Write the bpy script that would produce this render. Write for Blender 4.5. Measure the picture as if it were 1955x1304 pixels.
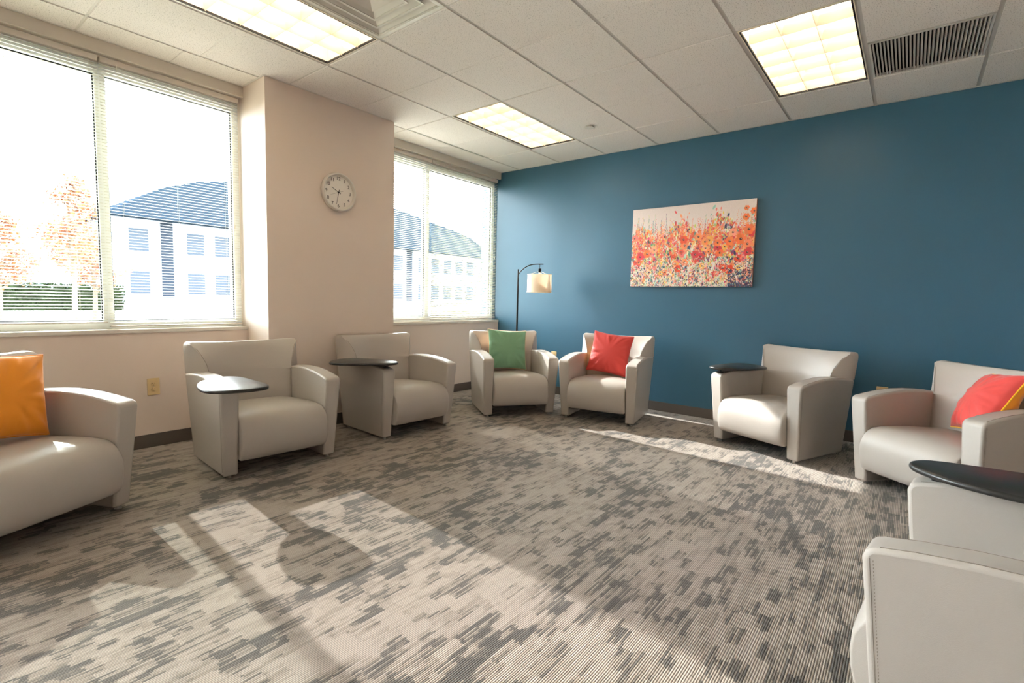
import bpy, bmesh, math, random
import numpy as np
from mathutils import Vector, Matrix
C = bpy.context.scene.collection
for o in list(bpy.data.objects): bpy.data.objects.remove(o)
sc = bpy.context.scene
PI = math.pi

# ------------------------------------------------------------------ camera
CAM = Vector((-5.0991, -4.0009, 1.1453)); YAW, PITCH, ROLL = 0.6716, -0.0839, 0.0240
f = Vector((math.cos(PITCH)*math.cos(YAW), math.cos(PITCH)*math.sin(YAW), math.sin(PITCH)))
r = Vector((math.sin(YAW), -math.cos(YAW), 0)); u = r.cross(f)
r2 = r*math.cos(ROLL)+u*math.sin(ROLL); u2 = -r*math.sin(ROLL)+u*math.cos(ROLL)
cd = bpy.data.cameras.new('camera'); cam = bpy.data.objects.new('camera', cd); C.objects.link(cam)
m = Matrix((r2, u2, -f)).transposed().to_4x4(); m.translation = CAM; cam.matrix_world = m
cd.sensor_width = 36; cd.lens = 36*953.73/1955; cd.clip_start = .02; cd.clip_end = 400
sc.camera = cam

# ------------------------------------------------------------------ world, sun, exposure
SKY, SUN, LAMP = 17.0, 8.0, 3.4
w = bpy.data.worlds.new('world'); sc.world = w; w.use_nodes = True
bg = w.node_tree.nodes['Background']; bg.inputs[0].default_value = (.90, .95, 1.0, 1); bg.inputs[1].default_value = SKY
sd = bpy.data.lights.new('sun', 'SUN'); sun = bpy.data.objects.new('sun', sd); C.objects.link(sun)
sd.energy = SUN; sd.angle = math.radians(.6); sd.color = (1, .97, .95)
sun.rotation_euler = Vector((-.06, -1, -.60)).to_track_quat('-Z', 'Y').to_euler(); sun.location = (0, 12, 9)
sc.view_settings.view_transform = 'Standard'; sc.view_settings.look = 'None'
sc.view_settings.gamma = 1; sc.view_settings.use_curve_mapping = False
sc.view_settings.exposure = 1.12
sc.cycles.use_denoising = True
sc.cycles.max_bounces = 10; sc.cycles.diffuse_bounces = 6; sc.cycles.glossy_bounces = 3
sc.cycles.transparent_max_bounces = 12; sc.cycles.transmission_bounces = 4
sc.cycles.caustics_reflective = False; sc.cycles.caustics_refractive = False
sc.cycles.sample_clamp_indirect = 6

# ------------------------------------------------------------------ helpers
def lin(c):
    return tuple(((x/255)/12.92 if x/255 <= .04045 else ((x/255+.055)/1.055)**2.4) for x in c)
def mat(name, col, rough=.6, metal=0, bump=0, bscale=400, var=0, vscale=6, emit=None, spec=.5, trans=0):
    m = bpy.data.materials.new(name); m.use_nodes = True; nt = m.node_tree; b = nt.nodes['Principled BSDF']
    c = lin(col)+(1,)
    b.inputs['Base Color'].default_value = c; b.inputs['Roughness'].default_value = rough
    b.inputs['Metallic'].default_value = metal; b.inputs['Specular IOR Level'].default_value = spec
    tc = nt.nodes.new('ShaderNodeTexCoord')
    if var:
        n = nt.nodes.new('ShaderNodeTexNoise'); n.inputs['Scale'].default_value = vscale; n.inputs['Detail'].default_value = 4
        nt.links.new(tc.outputs['Object'], n.inputs['Vector'])
        mx = nt.nodes.new('ShaderNodeMix'); mx.data_type = 'RGBA'
        mx.inputs[6].default_value = tuple(x*(1-var) for x in c[:3])+(1,); mx.inputs[7].default_value = tuple(min(1, x*(1+var)) for x in c[:3])+(1,)
        nt.links.new(n.outputs[0], mx.inputs[0]); nt.links.new(mx.outputs[2], b.inputs['Base Color'])
    if bump:
        n = nt.nodes.new('ShaderNodeTexNoise'); n.inputs['Scale'].default_value = bscale; n.inputs['Detail'].default_value = 3
        nt.links.new(tc.outputs['Object'], n.inputs['Vector'])
        bp = nt.nodes.new('ShaderNodeBump'); bp.inputs['Strength'].default_value = bump; bp.inputs['Distance'].default_value = .002
        nt.links.new(n.outputs[0], bp.inputs['Height']); nt.links.new(bp.outputs[0], b.inputs['Normal'])
    if emit:
        b.inputs['Emission Color'].default_value = emit[0]+(1,); b.inputs['Emission Strength'].default_value = emit[1]
    return m
def mesh(name, vs, fs, smooth=None):
    me = bpy.data.meshes.new(name); me.from_pydata([tuple(v) for v in vs], [], fs); me.validate()
    if smooth is not None: shade(me, smooth)
    me.update(); return me
def shade(me, ang):
    bm = bmesh.new(); bm.from_mesh(me)
    bmesh.ops.recalc_face_normals(bm, faces=bm.faces)
    for fc in bm.faces: fc.smooth = True
    for e in bm.edges:
        e.smooth = not (len(e.link_faces) == 2 and e.calc_face_angle(0) > math.radians(ang)) and len(e.link_faces) == 2
    bm.to_mesh(me); bm.free()
def obj(name, me, m=None, parent=None, loc=None, rot=None):
    o = bpy.data.objects.new(name, me); C.objects.link(o)
    if m:
        for k in (m if isinstance(m, (list, tuple)) else [m]): 
            if k.name not in [x.name for x in me.materials if x]: me.materials.append(k)
    if parent: o.parent = parent
    if loc: o.location = loc
    if rot: o.rotation_euler = rot
    return o
def empty(name, loc=(0, 0, 0), rz=0):
    o = bpy.data.objects.new(name, None); C.objects.link(o); o.location = loc; o.rotation_euler = (0, 0, rz)
    o.empty_display_size = .1; return o
def tag(o, label, cat, group=None):
    o['label'] = label; o['category'] = cat
    if group: o['group'] = group
    return o
def struct(o): o['kind'] = 'structure'; return o
def dup(o, parent=None):
    c = o.copy(); C.objects.link(c)
    if parent: c.parent = parent
    for ch in list(o.children): dup(ch, c)
    return c
class MB:
    def __init__(s): s.v = []; s.f = []
    def box(s, a, b):
        x0, y0, z0 = a; x1, y1, z1 = b; n = len(s.v)
        s.v += [(x0,y0,z0),(x1,y0,z0),(x1,y1,z0),(x0,y1,z0),(x0,y0,z1),(x1,y0,z1),(x1,y1,z1),(x0,y1,z1)]
        s.f += [tuple(n+i for i in q) for q in ((0,3,2,1),(4,5,6,7),(0,1,5,4),(1,2,6,5),(2,3,7,6),(3,0,4,7))]
        return s
    def prism(s, pts, fn, a, b):     # pts 2D polygon, fn(p, k) -> 3D
        n = len(s.v); k = len(pts)
        s.v += [fn(p, a) for p in pts]+[fn(p, b) for p in pts]
        s.f += [tuple(n+i for i in reversed(range(k))), tuple(n+k+i for i in range(k))]
        s.f += [(n+i, n+(i+1) % k, n+k+(i+1) % k, n+k+i) for i in range(k)]
        return s
    def lathe(s, prof, seg=24, c=(0, 0, 0), axis='z'):
        n = len(s.v); k = len(prof)
        for i in range(seg):
            a = 2*PI*i/seg
            for (rr, h) in prof:
                p = (rr*math.cos(a), rr*math.sin(a), h)
                if axis == 'y': p = (p[0], h, p[1])
                if axis == 'x': p = (h, p[0], p[1])
                s.v.append((c[0]+p[0], c[1]+p[1], c[2]+p[2]))
        for i in range(seg):
            j = (i+1) % seg
            for q in range(k-1): s.f.append((n+i*k+q, n+j*k+q, n+j*k+q+1, n+i*k+q+1))
        s.f.append(tuple(n+i*k for i in reversed(range(seg)))); s.f.append(tuple(n+i*k+k-1 for i in range(seg)))
        return s
    def tube(s, path, rad, seg=6, closed=False):
        P = [Vector(p) for p in path]; n0 = len(s.v); N = len(P)
        rad = rad if isinstance(rad, (list, tuple)) else [rad]*N
        up = None
        for i in range(N):
            if closed: d = P[(i+1) % N]-P[i-1]
            else: d = P[min(i+1, N-1)]-P[max(i-1, 0)]
            if d.length < 1e-9: d = Vector((0, 0, 1))
            d.normalize()
            if up is None:
                up = Vector((0, 0, 1)) if abs(d.z) < .9 else Vector((1, 0, 0))
            a = d.cross(up)
            if a.length < 1e-6: a = d.orthogonal()
            a.normalize(); b = d.cross(a).normalized(); up = -b if b.dot(up) < 0 else b
            b = up if abs(up.dot(d)) < 1e-3 else b; a = b.cross(d)
            for k in range(seg):
                t = 2*PI*k/seg; s.v.append(tuple(P[i]+rad[i]*(a*math.cos(t)+b*math.sin(t))))
        for i in range(N if closed else N-1):
            j = (i+1) % N
            for k in range(seg):
                l = (k+1) % seg; s.f.append((n0+i*seg+k, n0+i*seg+l, n0+j*seg+l, n0+j*seg+k))
        if not closed:
            s.f.append(tuple(n0+k for k in range(seg))); s.f.append(tuple(n0+(N-1)*seg+k for k in reversed(range(seg))))
        return s
    def me(s, name, smooth=None): return mesh(name, s.v, s.f, smooth)
def bx(name, a, b, m, parent=None, bev=0):
    o = obj(name, MB().box(a, b).me(name), m, parent)
    if bev: bevel(o, bev)
    return o
def bevel(o, wd, seg=2, ang=40):
    md = o.modifiers.new('bevel', 'BEVEL'); md.width = wd; md.segments = seg; md.limit_method = 'ANGLE'; md.angle_limit = math.radians(ang)
    md.harden_normals = False
    return o

# ------------------------------------------------------------------ materials
H = 2.7832; T = .6096; X0 = -.5926
M = {}
M['blue'] = mat('blue_wall_paint', (57, 100, 124), .36, bump=.12, bscale=260, var=.03, vscale=3)
M['cream'] = mat('cream_wall_paint', (222, 206, 194), .55, bump=.1, bscale=260, var=.015)
M['white_paint'] = mat('white_paint', (222, 216, 206), .5)
M['trim'] = mat('painted_header', (205, 196, 184), .5)
M['baseboard'] = mat('rubber_baseboard', (88, 80, 74), .45, var=.06)
M['frame'] = mat('white_window_frame', (236, 238, 238), .35)
M['gasket'] = mat('black_gasket_shadow_gap', (22, 20, 24), .6)
M['tee'] = mat('ceiling_grid_steel', (222, 216, 210), .45)
M['tee_main'] = mat('ceiling_grid_main', (206, 200, 194), .45)
M['dark'] = mat('dark_void', (26, 24, 22), .8)
M['leather'] = mat('greige_leather', (177, 169, 161), .36, bump=.28, bscale=700, var=.025, vscale=4)
M['seam'] = mat('seam_thread', (132, 122, 112), .7)
M['blackmetal'] = mat('black_metal', (22, 22, 24), .35, metal=.6)
M['chrome'] = mat('steel_glide', (190, 188, 184), .3, metal=1)
M['slat'] = mat('vinyl_blind_slat', (222, 220, 208), .45)
M['rail'] = mat('blind_rail', (206, 196, 186), .4)
M['cord'] = mat('blind_cord', (232, 228, 218), .8)
M['white_metal'] = mat('white_enamel', (226, 222, 214), .4)
M['louver'] = mat('louver_reflector', (250, 240, 222), .35, metal=0)
M['almond'] = mat('almond_plastic', (214, 186, 136), .4)
M['slot'] = mat('outlet_slot', (60, 44, 28), .7)
M['tube'] = mat('fluorescent_tube', (255, 250, 240), .5, emit=((1.0, .89, .76), LAMP))
M['shade'] = mat('linen_lamp_shade', (250, 238, 222), .8, bump=.5, bscale=500)
def translucent(m, k):
    nt = m.node_tree; b = nt.nodes['Principled BSDF']; out = [n for n in nt.nodes if n.type == 'OUTPUT_MATERIAL'][0]
    t = nt.nodes.new('ShaderNodeBsdfTranslucent'); t.inputs[0].default_value = b.inputs['Base Color'].default_value
    x = nt.nodes.new('ShaderNodeMixShader'); x.inputs[0].default_value = k
    nt.links.new(b.outputs[0], x.inputs[1]); nt.links.new(t.outputs[0], x.inputs[2]); nt.links.new(x.outputs[0], out.inputs[0])
translucent(M['shade'], .45); translucent(M['slat'], .3)
M['building'] = mat('pale_building', (100, 105, 114), 1, spec=0)
M['roof'] = mat('bluish_metal_roof', (24, 34, 44), 1, spec=0)
M['glassdark'] = mat('dark_facade_glass', (26, 32, 40), 1, spec=0)
M['grass'] = mat('lawn', (104, 112, 74), .9, var=.2)
M['paving'] = mat('pale_paving', (226, 222, 214), .9)
M['hedge'] = mat('hedge_leaves', (26, 32, 20), 1, spec=0, var=.3, vscale=3)
M['leaf1'] = mat('orange_leaves', (130, 66, 28), .8)
M['leaf2'] = mat('rust_leaves', (104, 62, 40), .8)
M['bark'] = mat('bark', (88, 72, 60), .9)

def glass_mat():
    m = bpy.data.materials.new('window_glass'); m.use_nodes = True; nt = m.node_tree; nt.nodes.clear()
    out = nt.nodes.new('ShaderNodeOutputMaterial'); mx = nt.nodes.new('ShaderNodeMixShader'); fr = nt.nodes.new('ShaderNodeFresnel')
    tr = nt.nodes.new('ShaderNodeBsdfTransparent'); gl = nt.nodes.new('ShaderNodeBsdfGlossy')
    tr.inputs[0].default_value = (.95, .97, .96, 1); gl.inputs['Roughness'].default_value = .02; fr.inputs[0].default_value = 1.3
    nt.links.new(fr.outputs[0], mx.inputs[0]); nt.links.new(tr.outputs[0], mx.inputs[1]); nt.links.new(gl.outputs[0], mx.inputs[2])
    nt.links.new(mx.outputs[0], out.inputs[0]); return m
M['glass'] = glass_mat()

def N(nt, t, **k):
    n = nt.nodes.new(t)
    for a, b in k.items(): setattr(n, a, b)
    return n
def math_(nt, op, a, b=None, c=None):
    n = N(nt, 'ShaderNodeMath', operation=op)
    for i, x in enumerate((a, b, c)):
        if x is None: continue
        if isinstance(x, (int, float)): n.inputs[i].default_value = x
        else: nt.links.new(x, n.inputs[i])
    return n.outputs[0]
def vec(nt, x, y, z=0.0):
    n = N(nt, 'ShaderNodeCombineXYZ')
    for i, q in enumerate((x, y, z)):
        if isinstance(q, (int, float)): n.inputs[i].default_value = q
        else: nt.links.new(q, n.inputs[i])
    return n.outputs[0]
def carpet_mat():
    m = bpy.data.materials.new('ribbed_carpet'); m.use_nodes = True; nt = m.node_tree; b = nt.nodes['Principled BSDF']; L = nt.links.new
    tc = N(nt, 'ShaderNodeTexCoord'); sp = N(nt, 'ShaderNodeSeparateXYZ'); L(tc.outputs['Object'], sp.inputs[0]); X, Y = sp.outputs[0], sp.outputs[1]
    P = .0072
    rib = math_(nt, 'FLOOR', math_(nt, 'DIVIDE', Y, P)); fr = math_(nt, 'FRACT', math_(nt, 'DIVIDE', Y, P))
    ribY = math_(nt, 'MULTIPLY', rib, P)
    # per rib jitter along the rib
    wn = N(nt, 'ShaderNodeTexWhiteNoise', noise_dimensions='1D'); L(rib, wn.inputs['W'])
    jit = math_(nt, 'MULTIPLY', wn.outputs[0], .022)
    def cells(cx, cy, off, warp):
        # block pattern: row of several ribs, shifted brick-like, with ragged ends
        row = math_(nt, 'FLOOR', math_(nt, 'DIVIDE', math_(nt, 'ADD', ribY, off), cy))
        w1 = N(nt, 'ShaderNodeTexWhiteNoise', noise_dimensions='1D'); L(math_(nt, 'ADD', row, off*77), w1.inputs['W'])
        xs = math_(nt, 'ADD', math_(nt, 'ADD', X, math_(nt, 'MULTIPLY', w1.outputs[0], cx*3)), math_(nt, 'MULTIPLY', jit, warp))
        col = math_(nt, 'FLOOR', math_(nt, 'DIVIDE', xs, cx))
        w2 = N(nt, 'ShaderNodeTexWhiteNoise', noise_dimensions='2D'); L(vec(nt, col, row), w2.inputs['Vector'])
        return w2.outputs[0]
    big = cells(.105, .0504, .0, .7)
    mid = cells(.060, .0288, .013, .6)
    fine = cells(.13, .0072, .031, 2.5)
    # slow drift of density
    nz = N(nt, 'ShaderNodeTexNoise'); nz.inputs['Scale'].default_value = 1.6; nz.inputs['Detail'].default_value = 3
    L(vec(nt, math_(nt, 'MULTIPLY', X, .8), math_(nt, 'MULTIPLY', ribY, 1.5)), nz.inputs['Vector'])
    drift = math_(nt, 'MULTIPLY', math_(nt, 'SUBTRACT', nz.outputs[0], .5), 1.2)
    n2 = N(nt, 'ShaderNodeTexNoise'); n2.inputs['Scale'].default_value = 1; n2.inputs['Detail'].default_value = 2
    L(vec(nt, math_(nt, 'MULTIPLY', X, 9), math_(nt, 'MULTIPLY', ribY, 22)), n2.inputs['Vector'])
    s = math_(nt, 'ADD', math_(nt, 'MULTIPLY', big, .46), math_(nt, 'MULTIPLY', mid, .30))
    s = math_(nt, 'ADD', s, math_(nt, 'MULTIPLY', fine, .34))
    s = math_(nt, 'ADD', s, math_(nt, 'MULTIPLY', math_(nt, 'SUBTRACT', n2.outputs[0], .5), .45))
    s = math_(nt, 'ADD', s, drift)
    rp = N(nt, 'ShaderNodeValToRGB'); L(s, rp.inputs[0]); cr = rp.color_ramp; cr.interpolation = 'LINEAR'
    cr.elements[0].position = .20; cr.elements[0].color = lin((76, 70, 64))+(1,)
    e = cr.elements.new(.38); e.color = lin((96, 88, 80))+(1,)
    e = cr.elements.new(.46); e.color = lin((138, 125, 112))+(1,)
    cr.elements[-1].position = .80; cr.elements[-1].color = lin((163, 150, 138))+(1,)
    # rib profile
    prof = math_(nt, 'SINE', math_(nt, 'MULTIPLY', fr, PI))
    yarn = N(nt, 'ShaderNodeTexNoise'); yarn.inputs['Scale'].default_value = 1; yarn.inputs['Detail'].default_value = 1
    L(vec(nt, math_(nt, 'MULTIPLY', X, 160), math_(nt, 'MULTIPLY', Y, 400)), yarn.inputs['Vector'])
    gap = math_(nt, 'ADD', math_(nt, 'MULTIPLY', math_(nt, 'POWER', prof, .8), 1.0), .20)
    gap = math_(nt, 'MULTIPLY', gap, math_(nt, 'ADD', math_(nt, 'MULTIPLY', yarn.outputs[0], .5), .75))
    # carpet tile joints every 0.5 m are faint
    mx = N(nt, 'ShaderNodeVectorMath', operation='SCALE'); L(rp.outputs[0], mx.inputs[0]); L(gap, mx.inputs['Scale'])
    L(mx.outputs[0], b.inputs['Base Color']); b.inputs['Roughness'].default_value = .85; b.inputs['Specular IOR Level'].default_value = .25
    b.inputs['Sheen Weight'].default_value = .25; b.inputs['Sheen Roughness'].default_value = .5
    bp = N(nt, 'ShaderNodeBump'); bp.inputs['Strength'].default_value = .6; bp.inputs['Distance'].default_value = .0025
    L(math_(nt, 'ADD', prof, math_(nt, 'MULTIPLY', yarn.outputs[0], .6)), bp.inputs['Height']); L(bp.outputs[0], b.inputs['Normal'])
    return m
M['carpet'] = carpet_mat()
def tile_mat():
    m = bpy.data.materials.new('mineral_ceiling_tile'); m.use_nodes = True; nt = m.node_tree; b = nt.nodes['Principled BSDF']; L = nt.links.new
    tc = N(nt, 'ShaderNodeTexCoord'); b.inputs['Roughness'].default_value = .9; b.inputs['Specular IOR Level'].default_value = .2
    n = N(nt, 'ShaderNodeTexNoise'); n.inputs['Scale'].default_value = 170; n.inputs['Detail'].default_value = 2; L(tc.outputs['Object'], n.inputs[0])
    r_ = N(nt, 'ShaderNodeValToRGB'); L(n.outputs[0], r_.inputs[0]); c = r_.color_ramp
    c.elements[0].position = .30; c.elements[0].color = lin((168, 160, 154))+(1,); c.elements[1].position = .42; c.elements[1].color = lin((244, 238, 234))+(1,)
    L(r_.outputs[0], b.inputs['Base Color'])
    bp = N(nt, 'ShaderNodeBump'); bp.inputs['Strength'].default_value = .5; bp.inputs['Distance'].default_value = .002; L(n.outputs[0], bp.inputs['Height']); L(bp.outputs[0], b.inputs['Normal'])
    return m
M['tile'] = tile_mat()
def wood_black():
    m = bpy.data.materials.new('black_woodgrain_laminate'); m.use_nodes = True; nt = m.node_tree; b = nt.nodes['Principled BSDF']; L = nt.links.new
    tc = N(nt, 'ShaderNodeTexCoord'); mp = N(nt, 'ShaderNodeMapping'); mp.inputs['Scale'].default_value = (12, 260, 12); L(tc.outputs['Object'], mp.inputs[0])
    n = N(nt, 'ShaderNodeTexNoise'); n.inputs['Scale'].default_value = 1; n.inputs['Detail'].default_value = 3; L(mp.outputs[0], n.inputs[0])
    r_ = N(nt, 'ShaderNodeValToRGB'); L(n.outputs[0], r_.inputs[0]); r_.color_ramp.elements[0].color = (.012, .012, .012, 1); r_.color_ramp.elements[1].color = (.035, .034, .032, 1)
    L(r_.outputs[0], b.inputs['Base Color']); b.inputs['Roughness'].default_value = .33
    bp = N(nt, 'ShaderNodeBump'); bp.inputs['Strength'].default_value = .25; bp.inputs['Distance'].default_value = .001; L(n.outputs[0], bp.inputs['Height']); L(bp.outputs[0], b.inputs['Normal'])
    return m
M['laminate'] = wood_black()
def fabric(name, col):
    m = mat(name, col, .75, bump=.3, bscale=900, var=.07, vscale=9); b = m.node_tree.nodes['Principled BSDF']
    b.inputs['Sheen Weight'].default_value = .5; b.inputs['Sheen Roughness'].default_value = .35; return m
M['c_orange'] = fabric('orange_velvet', (232, 142, 30)); M['c_red'] = fabric('coral_red_velvet', (208, 66, 60))
M['c_green'] = fabric('green_velvet', (122, 166, 132)); M['c_yellow'] = fabric('yellow_piping', (244, 190, 20)); M['c_peach'] = fabric('peach_piping', (232, 190, 150))

# ------------------------------------------------------------------ room shell
WX0, WY0 = -7.6, -5.9            # far left wall x, back wall y
YW = .2996                        # face of the knee wall under the windows
TOP = H+.32
fl = struct(bx('floor', (WX0-.1, WY0-.1, -.06), (.12, .62, 0), M['carpet']))
wr = struct(bx('wall_right', (0, WY0-.1, 0), (.12, .62, TOP), M['blue']))
struct(bx('wall_back', (WX0-.1, WY0-.1, 0), (0, WY0, TOP), M['cream']))
struct(bx('wall_left', (WX0-.1, WY0, 0), (WX0, .62, TOP), M['cream']))
SILL = .872
wf = MB(); HD = 2.712
wf.box((WX0, YW, 0), (0, .62, SILL-.03))                                  # knee wall
wf.box((WX0, .40, 2.602+.07), (0, .62, TOP)); wf.box((WX0, YW+.01, HD), (0, .41, TOP))   # header above the windows
wf.box((WX0, YW, SILL-.03), (-7.0, .62, TOP))
struct(obj('wall_front', wf.me('wall_front'), M['cream']))
hd = struct(bx('trim_1', (-7.0, YW-.004, HD-.012), (-3.2232, YW+.03, H), M['trim'], bev=.004))
hd = struct(bx('trim_2', (-2.008, YW-.004, HD-.012), (0, YW+.03, H), M['trim'], bev=.004))
cl = struct(bx('wall_column', (-3.2232, -.062, 0), (-2.008, .62, TOP), M['cream']))
def sill(n, a, b): struct(bx(n, (a, YW-.012, SILL-.03), (b, .45, SILL), M['white_paint'], bev=.006))
sill('trim_3', -7.0, -3.2232); sill('trim_4', -2.008, -.001)
def bboard(n, a, b): struct(bx(n, a, b, M['baseboard'], bev=.003))
bboard('baseboard_right', (-.008, WY0, 0), (0, YW-.008, .098))
bboard('baseboard_front', (-2.008, YW-.008, 0), (-.0, YW, .098)); 
bboard('baseboard_front_left', (WX0, YW-.008, 0), (-3.2312, YW, .098))
b_ = MB(); b_.box((-3.2312, -.070, 0), (-2.0, -.062, .098)); b_.box((-3.2312, -.062, 0), (-3.2232, YW, .098)); b_.box((-2.008, -.062, 0), (-2.0, YW-.008, .098))
struct(obj('baseboard_column', b_.me('bbc'), M['baseboard']))
bboard('baseboard_left', (WX0, WY0, 0), (WX0+.008, YW-.008, .098)); bboard('baseboard_back', (WX0+.008, WY0, 0), (-.008, WY0+.008, .098))

# ------------------------------------------------------------------ windows
FY0, FY1 = .405, .475
def window(name, x0, x1, mulls):
    g = struct(empty(name, (x0, FY0, SILL)))
    def part(n, a, b, m='frame', bev=.003):
        mm = MB().box(tuple(a[i]-(x0, FY0, SILL)[i] for i in range(3)), tuple(b[i]-(x0, FY0, SILL)[i] for i in range(3)))
        o = obj(n, mm.me(n), M[m], g)
        if bev: bevel(o, bev)
        return o
    W = .05; zt = 2.672
    part('jamb', (x0, FY0, SILL), (x0+W, FY1, zt)); part('jamb', (x1-W, FY0, SILL), (x1, FY1, zt))
    part('head_frame', (x0+W, FY0, zt-.075), (x1-W, FY1, zt)); part('sill_frame', (x0+W, FY0, SILL), (x1-W, FY1, SILL+.055))
    xs = [x0+W]
    for mx_ in mulls:
        part('mullion', (mx_-.03, FY0, SILL+.055), (mx_+.03, FY1, zt-.075)); xs += [mx_-.03, mx_+.03]
    xs.append(x1-W)
    for a, b in zip(xs[::2], xs[1::2]):
        for (c, d) in (((a, .425, SILL+.055), (a+.007, .44, zt-.075)), ((b-.007, .425, SILL+.055), (b, .44, zt-.075)),
                       ((a, .425, zt-.081), (b, .44, zt-.075)), ((a, .425, SILL+.055), (b, .44, SILL+.060))):
            part('gasket', c, d, 'gasket', 0)
        part('pane', (a+.002, .442, SILL+.056), (b-.002, .448, zt-.077), 'glass', 0)
    return g
window('window_1', -2.62, -.001, [-1.17]); window('window_2', -6.98, -3.2232, [-4.115, -5.35])

# ------------------------------------------------------------------ mini blinds
def slat_mesh(Lx):
    vs = []; fs = []; n = 4; wd = .0245
    for k in range(n+1):
        t = k/n*2-1; y = t*wd/2; z = .0022*(1-t*t)
        vs += [(0, y, z), (Lx, y, z)]
    for k in range(n+1):
        t = k/n*2-1; vs += [(0, t*wd/2, .0022*(1-t*t)-.0006), (Lx, t*wd/2, .0022*(1-t*t)-.0006)]
    q = 2*(n+1)
    for k in range(n):
        fs += [(2*k, 2*k+1, 2*k+3, 2*k+2), (q+2*k+2, q+2*k+3, q+2*k+1, q+2*k)]
    fs += [(0, 2*k_, q, q) for k_ in ()]
    fs += [(1, 0, q, q+1), (2*n, 2*n+1, q+2*n+1, q+2*n)]
    return mesh('slat', vs, fs)
def blind(x0, x1, zb, tilt, label, pitch=.0203):
    g = empty('mini_blind', ((x0+x1)/2, .352, SILL)); ox = -(x1-x0)/2
    tag(g, label, 'blind', 'white mini blinds at the windows'); L_ = x1-x0
    zt = 2.694-SILL
    hr = obj('headrail', MB().box((ox, -.02, zt-.038), (-ox, .02, zt)).me('headrail'), M['rail'], g); bevel(hr, .004)
    zbr = zb-SILL
    br = obj('bottom_rail', MB().box((ox, -.012, zbr), (-ox, .012, zbr+.010)).me('bottom_rail'), M['rail'], g); bevel(br, .003)
    me = slat_mesh(L_); me.materials.append(M['slat']); z = zt-.050; i = 0
    while z > zbr+.018:
        s = bpy.data.objects.new('slat', me); C.objects.link(s); s.parent = g; s.location = (ox, 0, z); s.rotation_euler = (tilt, 0, 0); z -= pitch
    for k in (.12, .5, .88):
        xx = ox+L_*k; c = MB()
        for yy in (-.0132, .0132): c.tube([(xx, yy, zbr+.01), (xx, yy, zt-.035)], .0007, 4)
        obj('ladder_cord', c.me('cord'), M['cord'], g)
    c = MB().tube([(ox+.09, -.022, zt-.03), (ox+.088, -.026, zt-.06), (ox+.088, -.027, zt-.075)], .0022, 6)
    obj('wand_hook', c.me('hook'), M['cord'], g)
    c = MB().tube([(-ox-.05, -.024, zt-.03), (-ox-.05, -.026, zt-1.0)], .0012, 5); c.lathe([(.001, 0), (.005, -.004), (.006, -.03), (.001, -.034)], 8, (-ox-.05, -.026, zt-1.0))
    obj('pull_cord', c.me('pull'), M['cord'], g)
    return g
R = math.radians
blind(-1.160, -.018, .890, R(27), 'right blind of the corner window, next to the blue wall')
blind(-2.003, -1.170, .893, R(-6), 'left blind of the corner window, next to the clock column')
blind(-4.125, -3.245, .888, R(6), 'blind of the left window next to the clock column, lowered onto the sill')
blind(-5.345, -4.135, .915, R(6), 'leftmost blind, its bottom rail hanging just above the sill')

# ------------------------------------------------------------------ ceiling
ce = struct(bx('ceiling', (WX0, WY0, H+.14), (0, .40, H+.16), M['tile']))
ceil = empty('ceiling', (0, 0, H)); bpy.data.objects.remove(ceil)
def rel(o, p):
    o.parent = p; return o
# cells: i from the blue wall (x = X0 - i*T), j from the windows (y = -j*T)
fix = [(0, 1, 2, 1), (0, 5, 2, 1), (4, 1, 2, 1)]         # i, j, ni, nj : light fixtures
taken = set()
for (i, j, a, b) in fix+[(4, 2, 1, 1), (0, 6, 1, 1)]:
    for p in range(a):
        for q in range(b): taken.add((i+p, j+q))
def tile_me(w_, h_, groove):
    zb, zt, e = 0, .016, .0
    m_ = MB()
    if groove:
        c = w_/2
        pts = [(0, .004), (.004, 0), (c-.004, 0), (c, .004), (c+.004, 0), (w_-.004, 0), (w_, .004), (w_, zt), (0, zt)]
    else: pts = [(0, .004), (.004, 0), (w_-.004, 0), (w_, .004), (w_, zt), (0, zt)]
    m_.prism(pts, lambda p, k: (p[0], k, p[1]), 0, h_)
    return m_.me('ceiling_tile')
cache = {}
def tile(x0, x1, y0, y1, gx=(.006, .006)):
    a, b = x0+gx[0], x1-gx[1]; c, d = y0+.012, y1-.012
    key = (round(b-a, 3), round(d-c, 3), (x1-x0) > .9)
    if key not in cache:
        cache[key] = tile_me(b-a, d-c, (x1-x0) > .9); cache[key].materials.append(M['tile'])
    o = bpy.data.objects.new('ceiling_tile', cache[key]); C.objects.link(o); o.location = (a, c, H); o.parent = ce
XI = lambda i: X0-i*T
YJ = lambda j: -j*T
njm = int((-WY0)/T)+1
for j in range(-1, njm):
    y1, y0 = (min(YJ(j), YW-.002) if j >= 0 else YW-.002), max(YJ(j+1), WY0)
    if j == -1: y0 = 0
    i = -1
    while XI(i) > WX0:
        n = 1 if i == -1 else 2
        x1, x0 = (0 if i == -1 else XI(i)), max(XI(i+n), WX0)
        if y0 > -.07 and x0 < -2.0 and x1 > -3.23:      # beside / over the column
            if x1 > -2.0: tile(-2.005, x1, y0, y1, (0, .006))
            if x0 < -3.23: tile(x0, -3.226, y0, y1, (.006, 0))
            i += n; continue
        if any((i+k, j) in taken for k in range(n)):
            for k in range(n):
                if (i+k, j) not in taken: tile(max(XI(i+k+1), WX0), XI(i+k), y0, y1)
        elif y1-y0 > .05 and x1-x0 > .05: tile(x0, x1, y0, y1)
        i += n
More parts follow.
